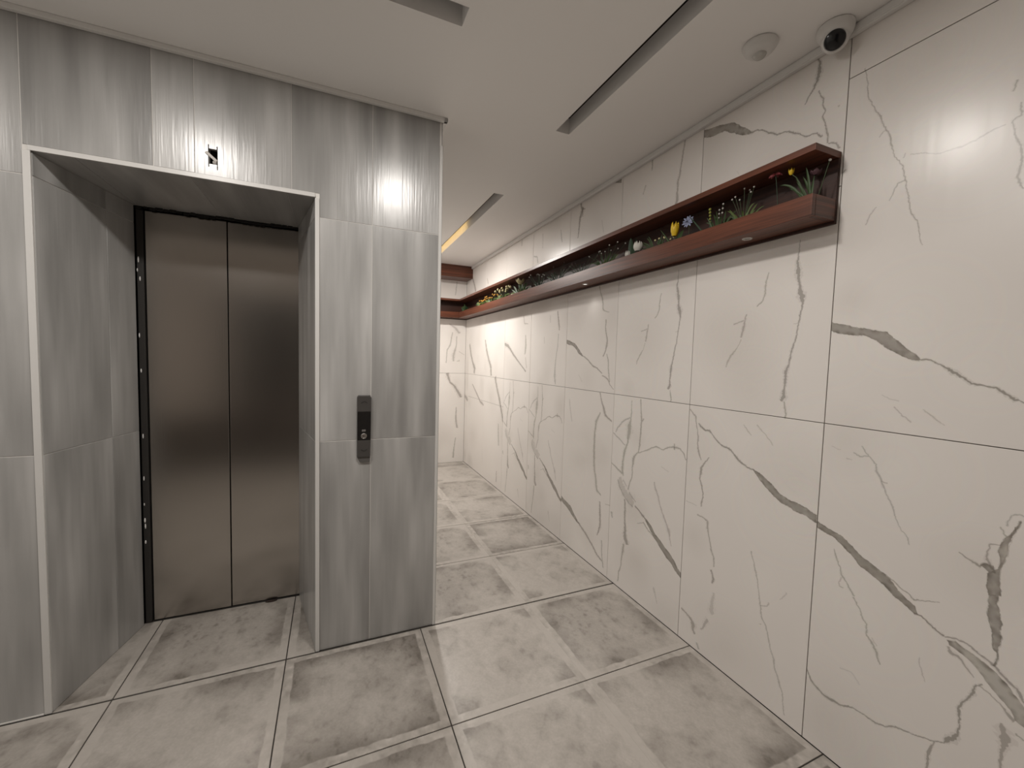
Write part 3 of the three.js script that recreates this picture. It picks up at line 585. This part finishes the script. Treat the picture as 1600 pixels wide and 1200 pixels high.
function cup(p, r, h, n, open = 0.35) {                                      // a cup of overlapping pointed petals
  const out = [];
  for (let k = 0; k < n; k++) {
    const P = [], I = [], S = 6, T = 7;
    for (let j = 0; j <= T; j++) for (let i = 0; i <= S; i++) {
      const s = i / S * 2 - 1, q = j / T, a = k / n * Math.PI * 2 + s * 0.72 * (1 - 0.8 * q * q * q), rad = r * (0.22 + 0.85 * Math.sin(Math.PI * (0.1 + 0.6 * q))) * (1 + open * q * 0.6) * (1 + 0.05 * (k % 2) - 0.05 * s * s);
      P.push(p[0] + Math.cos(a) * rad, p[1] + h * (q - 0.16 * q * s * s), p[2] + Math.sin(a) * rad);
      if (i && j) { const c = j * (S + 1) + i; I.push(c - S - 2, c - 1, c, c - S - 2, c, c - S - 1); }
    }
    const g = new THREE.BufferGeometry(); g.setAttribute('position', new THREE.Float32BufferAttribute(P, 3)); g.setAttribute('uv', new THREE.Float32BufferAttribute(new Float32Array(P.length / 3 * 2), 2)); g.setIndex(I); g.computeVertexNormals();
    out.push(g.toNonIndexed());
  }
  return out;
}
// n blades fanning from the bed
function fan(n, spread, h, w, dir = 0) { const g = []; n = Math.round(n * 1.7); for (let k = 0; k < n; k++) { const s = (k / Math.max(1, n - 1) - 0.5) * 2; g.push(blade([rr(-0.015, 0.01), 0, s * 0.02], [rr(-0.035, 0.02), h * rr(0.6, 1.12) * (1 - 0.25 * s * s), s * spread + dir + rr(-0.018, 0.018)], w * rr(0.65, 1.05), rr(0.015, 0.045))); } return g; }
const BED = 1.9305;
function plant(z, name, label, category, build, x = -0.082, grp) { const t = tag(group(name, x, BED, z), label, category, grp); build((n, g, m) => mesh(n, g, m, t)); return t; }
// sprays of thin stems with a bead at each tip
function spray(add, n, spread, h, r, m, stemM = M.stem, beads = 1, dir = 0) {
  const st = [], bd = [];
  for (let k = 0; k < n; k++) {
    const e = [rr(-0.035, 0.025), h * rr(0.75, 1.05), (k / Math.max(1, n - 1) - 0.5) * 2 * spread + dir + rr(-0.008, 0.008)];
    st.push(stem([0, 0, 0], e, 0.0009)); for (let b = 0; b < beads; b++) bd.push(ball([e[0] - b * e[0] * 0.12, e[1] - b * 0.018, e[2] - b * (e[2]) * 0.1], r));
  }
  add('stem', st, stemM); add('blossom', bd, m);
}
plant(1.075, 'tulip_plant', 'tuft of long green blades with a yellow bud at the near end of the planter', 'flower', add => {
  add('leaf', [blade([0, 0, 0], [-0.02, 0.105, -0.09], 0.009, 0.06), blade([0, 0, 0], [0, 0.13, -0.05], 0.008, 0.03), blade([0, 0, 0.012], [-0.01, 0.085, -0.06], 0.008, 0.03), blade([0.005, 0, 0.02], [0, 0.115, -0.02], 0.009, 0.02)], M.leaf); add('leaf', [blade([0.005, 0, 0.01], [0, 0.145, -0.012], 0.008, 0.04), blade([0, 0, 0.01], [-0.01, 0.1, -0.035], 0.01, 0.02), blade([0, 0, 0.01], [0.01, 0.11, 0.012], 0.007, 0.01)], M.leaf);
  add('stem', stem([0, 0, 0.005], [-0.01, 0.135, -0.055], 0.0016, 0.05), M.stem); add('blossom', cup([-0.01, 0.132, -0.056], 0.008, 0.024, 5, 0.1), M.yellow);
});
plant(1.095, 'ball_flower', 'single thin bare stem with a small white ball leaning against the planter end', 'flower', add => { add('stem', stem([0, 0, 0], [0.004, 0.142, 0.035], 0.0013, 0.004), M.stem); add('blossom', ball([0.004, 0.144, 0.036], 0.0045), M.white); }, -0.07);
plant(0.985, 'drooping_flower', 'dusky red flower drooping just under the planter top board', 'flower', add => {
  add('stem', stem([0, 0, 0], [-0.005, 0.15, -0.015], 0.0012, 0.02), M.leafDark);
  const g = []; for (let k = 0; k < 6; k++) g.push(blade([-0.005, 0.15, -0.015], [-0.005 + Math.cos(k) * 0.014, 0.142, -0.015 + Math.sin(k * 1.05) * 0.024], 0.01, 0.008)); add('petal', g, M.red);
}, -0.1);
plant(1.045, 'drooping_flower', 'dull mauve flower in the dark behind the yellow bud', 'flower', add => { add('stem', stem([0, 0, 0], [0, 0.125, 0.03], 0.0012, 0.02), M.leafDark); add('blossom', cup([0, 0.12, 0.03], 0.013, 0.02, 5, 0.6), M.mauve); }, -0.045);
plant(0.828, 'grass_tuft', 'bright green grass tuft topped with a spray of small white beads', 'flower', add => { add('leaf', fan(6, 0.075, 0.085, 0.008), M.leafPale); add('leaf', fan(5, 0.05, 0.075, 0.007), M.leaf); spray(add, 7, 0.05, 0.155, 0.0036, M.white); });
plant(0.715, 'grass_tuft', 'green grass tuft with three white beads stacked on one stalk', 'flower', add => { add('leaf', fan(8, 0.075, 0.1, 0.008), M.leaf); spray(add, 2, 0.02, 0.15, 0.004, M.white, M.stem, 3, 0); });
plant(0.668, 'bead_stalk', 'stalk of yellow-green beads to the left of the three-bead tuft', 'flower', add => { add('stem', stem([0, 0, 0.01], [0, 0.13, -0.006], 0.0013), M.stem); const b = []; for (let k = 0; k < 5; k++) b.push(ball([0, 0.125 - k * 0.014, -0.006 + k * 0.001], 0.0062 - 0.0004 * k).scale(1, 1, 1)); add('blossom', b, M.olive); });
plant(0.635, 'reed_blade', 'lone long dark blade arching beside the blue flower', 'flower', add => { add('leaf', [blade([0, 0, 0.02], [-0.01, 0.13, -0.085], 0.007, 0.01), blade([0, 0, 0.02], [0, 0.08, 0.04], 0.006, 0.02)], M.leafDark); });
plant(0.541, 'blue_flower', 'pale blue feathery flower behind the yellow tulip', 'flower', add => {
  add('stem', stem([0, 0, 0], [0, 0.1, 0], 0.0013), M.stem);
  const g = []; for (let k = 0; k < 11; k++) { const a = k / 11 * Math.PI * 2; g.push(blade([-0.006, 0.108, 0], [-0.012 + 0.004 * (k % 2), 0.108 + Math.sin(a) * 0.027, Math.cos(a) * 0.036], 0.011, 0.002)); } add('petal', g, M.blue);
  const s = []; for (let k = 0; k < 7; k++) { const a = k / 7 * 6.283; s.push(stem([-0.01, 0.108, 0], [-0.03, 0.11 + Math.sin(a) * 0.014, Math.cos(a) * 0.014], 0.0007, 0)); } add('stamen', s, M.black);
}, -0.075);
plant(0.478, 'tulip', 'bright yellow tulip in the middle of the near half of the planter', 'flower', add => { add('stem', stem([0, 0, 0], [0, 0.065, 0], 0.002), M.stem); add('leaf', [blade([0, 0, 0.01], [0, 0.07, 0.055], 0.02, 0.02), blade([0, 0, -0.01], [-0.01, 0.11, -0.09], 0.006, 0.01), blade([0.01, 0, 0], [0, 0.06, 0.03], 0.02, 0.01)], M.leaf); add('blossom', cup([0, 0.055, 0], 0.021, 0.066, 6, -0.4), M.yellow); }, -0.1);
plant(0.345, 'grass_tuft', 'green grass tuft with a cluster of cream beads left of the yellow tulip', 'flower', add => { add('leaf', fan(8, 0.08, 0.1, 0.007, -0.03), M.leaf); spray(add, 8, 0.05, 0.075, 0.0052, M.cream, M.stem, 1, 0.07); });
plant(0.232, 'tulip', 'large white tulip leaning over the planter lip', 'flower', add => { add('stem', stem([0, 0, 0], [-0.02, 0.05, 0.01], 0.002), M.stem); add('blossom', cup([-0.02, 0.036, 0.01], 0.03, 0.05, 7, -0.75), M.white); }, -0.1);
plant(0.148, 'tulip', 'small white tulip bud low beside a broad dark leaf', 'flower', add => { add('stem', stem([0, 0, 0], [-0.015, 0.035, 0.005], 0.0018), M.stem); add('blossom', cup([-0.015, 0.02, 0.005], 0.018, 0.038, 6, -0.75), M.white); add('leaf', [blade([0.01, 0, 0.005], [0.01, 0.135, -0.005], 0.036, 0.01), blade([0.01, 0, 0.02], [0, 0.12, 0.055], 0.012, 0.01)], M.leafDark); }, -0.1);
plant(-0.09, 'grass_tuft', 'green grass tuft with scattered tiny white beads right of the lit spotlight', 'flower', add => { add('leaf', fan(9, 0.13, 0.1, 0.009), M.leaf); add('leaf', fan(5, 0.08, 0.09, 0.009, 0.05), M.leafPale); spray(add, 10, 0.16, 0.13, 0.004, M.white, M.stem, 1, 0.02); });
plant(-0.36, 'dark_spray', 'thin dark grassy spray with tiny beads over the lit spotlight', 'flower', add => { add('leaf', fan(7, 0.14, 0.1, 0.006), M.leafDark); spray(add, 9, 0.2, 0.12, 0.003, M.mauve); });
plant(-0.68, 'dark_spray', 'wide dim spray of fine stalks left of the one over the lit spotlight', 'flower', add => { add('leaf', fan(9, 0.16, 0.11, 0.008), M.leafDark); spray(add, 10, 0.22, 0.13, 0.0035, M.mauve); });
plant(-0.98, 'dark_spray', 'tall pale-tipped sprigs halfway along the planter', 'flower', add => { add('leaf', fan(7, 0.1, 0.1, 0.011), M.leafDark); spray(add, 9, 0.12, 0.14, 0.0048, M.white); });
plant(-1.33, 'leafy_plant', 'bushy green plant with one pale hanging flower where the planter brightens', 'flower', add => { add('leaf', fan(10, 0.14, 0.12, 0.024), M.leaf); add('leaf', fan(8, 0.16, 0.07, 0.02, -0.06), M.leafPale); add('blossom', cup([-0.02, 0.1, 0.03], 0.025, 0.05, 5, 0.9), M.cream); });
[[-1.72, 'large yellow star flowers over green leaves toward the far corner', 0.13, 0.012, M.cream], [-2.02, 'dense green plant dotted with orange blossoms toward the far corner', 0.1, 0.0085, M.orange], [-2.38, 'low green plant with small orange beads nearest the far corner', 0.09, 0.008, M.orange]].forEach(([z, label, h, r, m]) =>
  plant(z, 'flowering_bush', label, 'flower', add => { add('leaf', fan(14, 0.17, 0.075, 0.024), M.leafPale); add('leaf', fan(10, 0.15, 0.06, 0.026), M.leaf); spray(add, 14, 0.17, h, r, m); }));
plant(-2.95, 'leafy_plant', 'round dark green leafy bush in the corner of the planter', 'flower', add => { add('leaf', fan(14, 0.11, 0.085, 0.03), M.leafDark); add('leaf', fan(9, 0.1, 0.1, 0.024), M.leaf); }, -0.1);

// ---------- on the ceiling ----------
{
  const t = tag(group('security_camera', -0.062, H - 0.0005, 1.118), 'white dome security camera with a black face at the ceiling edge', 'camera');
  const body = mat(0.72, 0.71, 0.69, 0.35);
  mesh('base', new THREE.LatheGeometry([[0, 0], [0.05, 0], [0.052, -0.004], [0.052, -0.02], [0.046, -0.034], [0.036, -0.042], [0, -0.042]].map(p => new THREE.Vector2(...p)), 48), body, t);
  const dir = new THREE.Vector3(-0.72, -0.52, 0.4).normalize(), q = new THREE.Quaternion().setFromUnitVectors(new THREE.Vector3(0, 0, 1), dir);
  const eye = mesh('eyeball', new THREE.SphereGeometry(0.039, 40, 28), body, t); eye.position.set(0, -0.042, 0);
  const face = mesh('lens_cover', new THREE.LatheGeometry([[0, 0.042], [0.014, 0.0414], [0.026, 0.0375], [0.029, 0.0345], [0.029, 0.026]].map(p => new THREE.Vector2(...p)), 40).rotateX(Math.PI / 2), mat(0.006, 0.006, 0.007, 0.15), t);
  face.quaternion.copy(q); face.position.set(0, -0.042, 0);
  const ring = mesh('cover_ring', new THREE.TorusGeometry(0.0305, 0.0028, 10, 48).translate(0, 0, 0.0265), body, t); ring.quaternion.copy(q); ring.position.set(0, -0.042, 0);
}
{
  const t = tag(group('motion_sensor', -0.212, H - 0.0005, 0.957), 'round white motion sensor on the ceiling beside the security camera', 'sensor');
  const body = mat(0.72, 0.71, 0.69, 0.4);
  mesh('base', new THREE.LatheGeometry([[0, 0], [0.054, 0], [0.056, -0.003], [0.055, -0.009], [0.047, -0.022], [0.037, -0.031], [0.023, -0.034], [0, -0.034]].map(p => new THREE.Vector2(...p)), 48), body, t);
  mesh('lens', new THREE.SphereGeometry(0.022, 32, 16, 0, Math.PI * 2, Math.PI / 2, Math.PI / 2).scale(1, 0.75, 1).translate(0, -0.0335, 0), mat(0.5, 0.49, 0.46, 0.25), t);
}
LAMPS.forEach(([x, z, lum], i) => {
  const t = tag(group('ceiling_lamp', x, H, z), ['round white ceiling lamp in front of the lift door', 'round white ceiling lamp between the lift and the marble wall', 'round white ceiling lamp over the passage behind the lift corner', 'round white ceiling lamp over the far left of the lobby'][i], 'ceiling lamp', 'round ceiling lamps');
  mesh('rim', new THREE.LatheGeometry([[0.09, 0], [0.09, -0.006], [0.094, -0.008], [0.104, -0.006], [0.106, 0]].map(p => new THREE.Vector2(...p)), 48), whiteTrim, t);
  mesh('diffuser', new THREE.CylinderGeometry(0.085, 0.085, 0.003, 40).translate(0, -0.0025, 0), mat(0.9, 0.9, 0.88, 0.5, { emissive: WARM, emissiveIntensity: 3 }), t);
  const l = new THREE.RectAreaLight(WARM, lum, 0.15, 0.15); l.name = 'lamp_light'; l.position.set(0, -0.006, 0); l.rotation.x = -Math.PI / 2; t.add(l);
});
{
  const t = tag(group('light_strip', -0.584, H + 0.05, -2.2), 'yellow glowing strip inside the far ceiling slot', 'light strip');
  mesh('diffuser', box(0, 0.004, -0.008, 0.008, -0.62, 0.62), mat(0.9, 0.8, 0.6, 0.5, { emissive: YELLOW, emissiveIntensity: 1.2 }), t);
  const l = new THREE.RectAreaLight(YELLOW, 5, 1.24, 0.014); l.name = 'strip_light'; l.position.set(0.006, 0, 0); l.rotation.y = -Math.PI / 2; t.add(l);
}
scene.traverse(o => { if (o.isLight && o.shadow) o.castShadow = true; });
renderer.render(scene, camera);
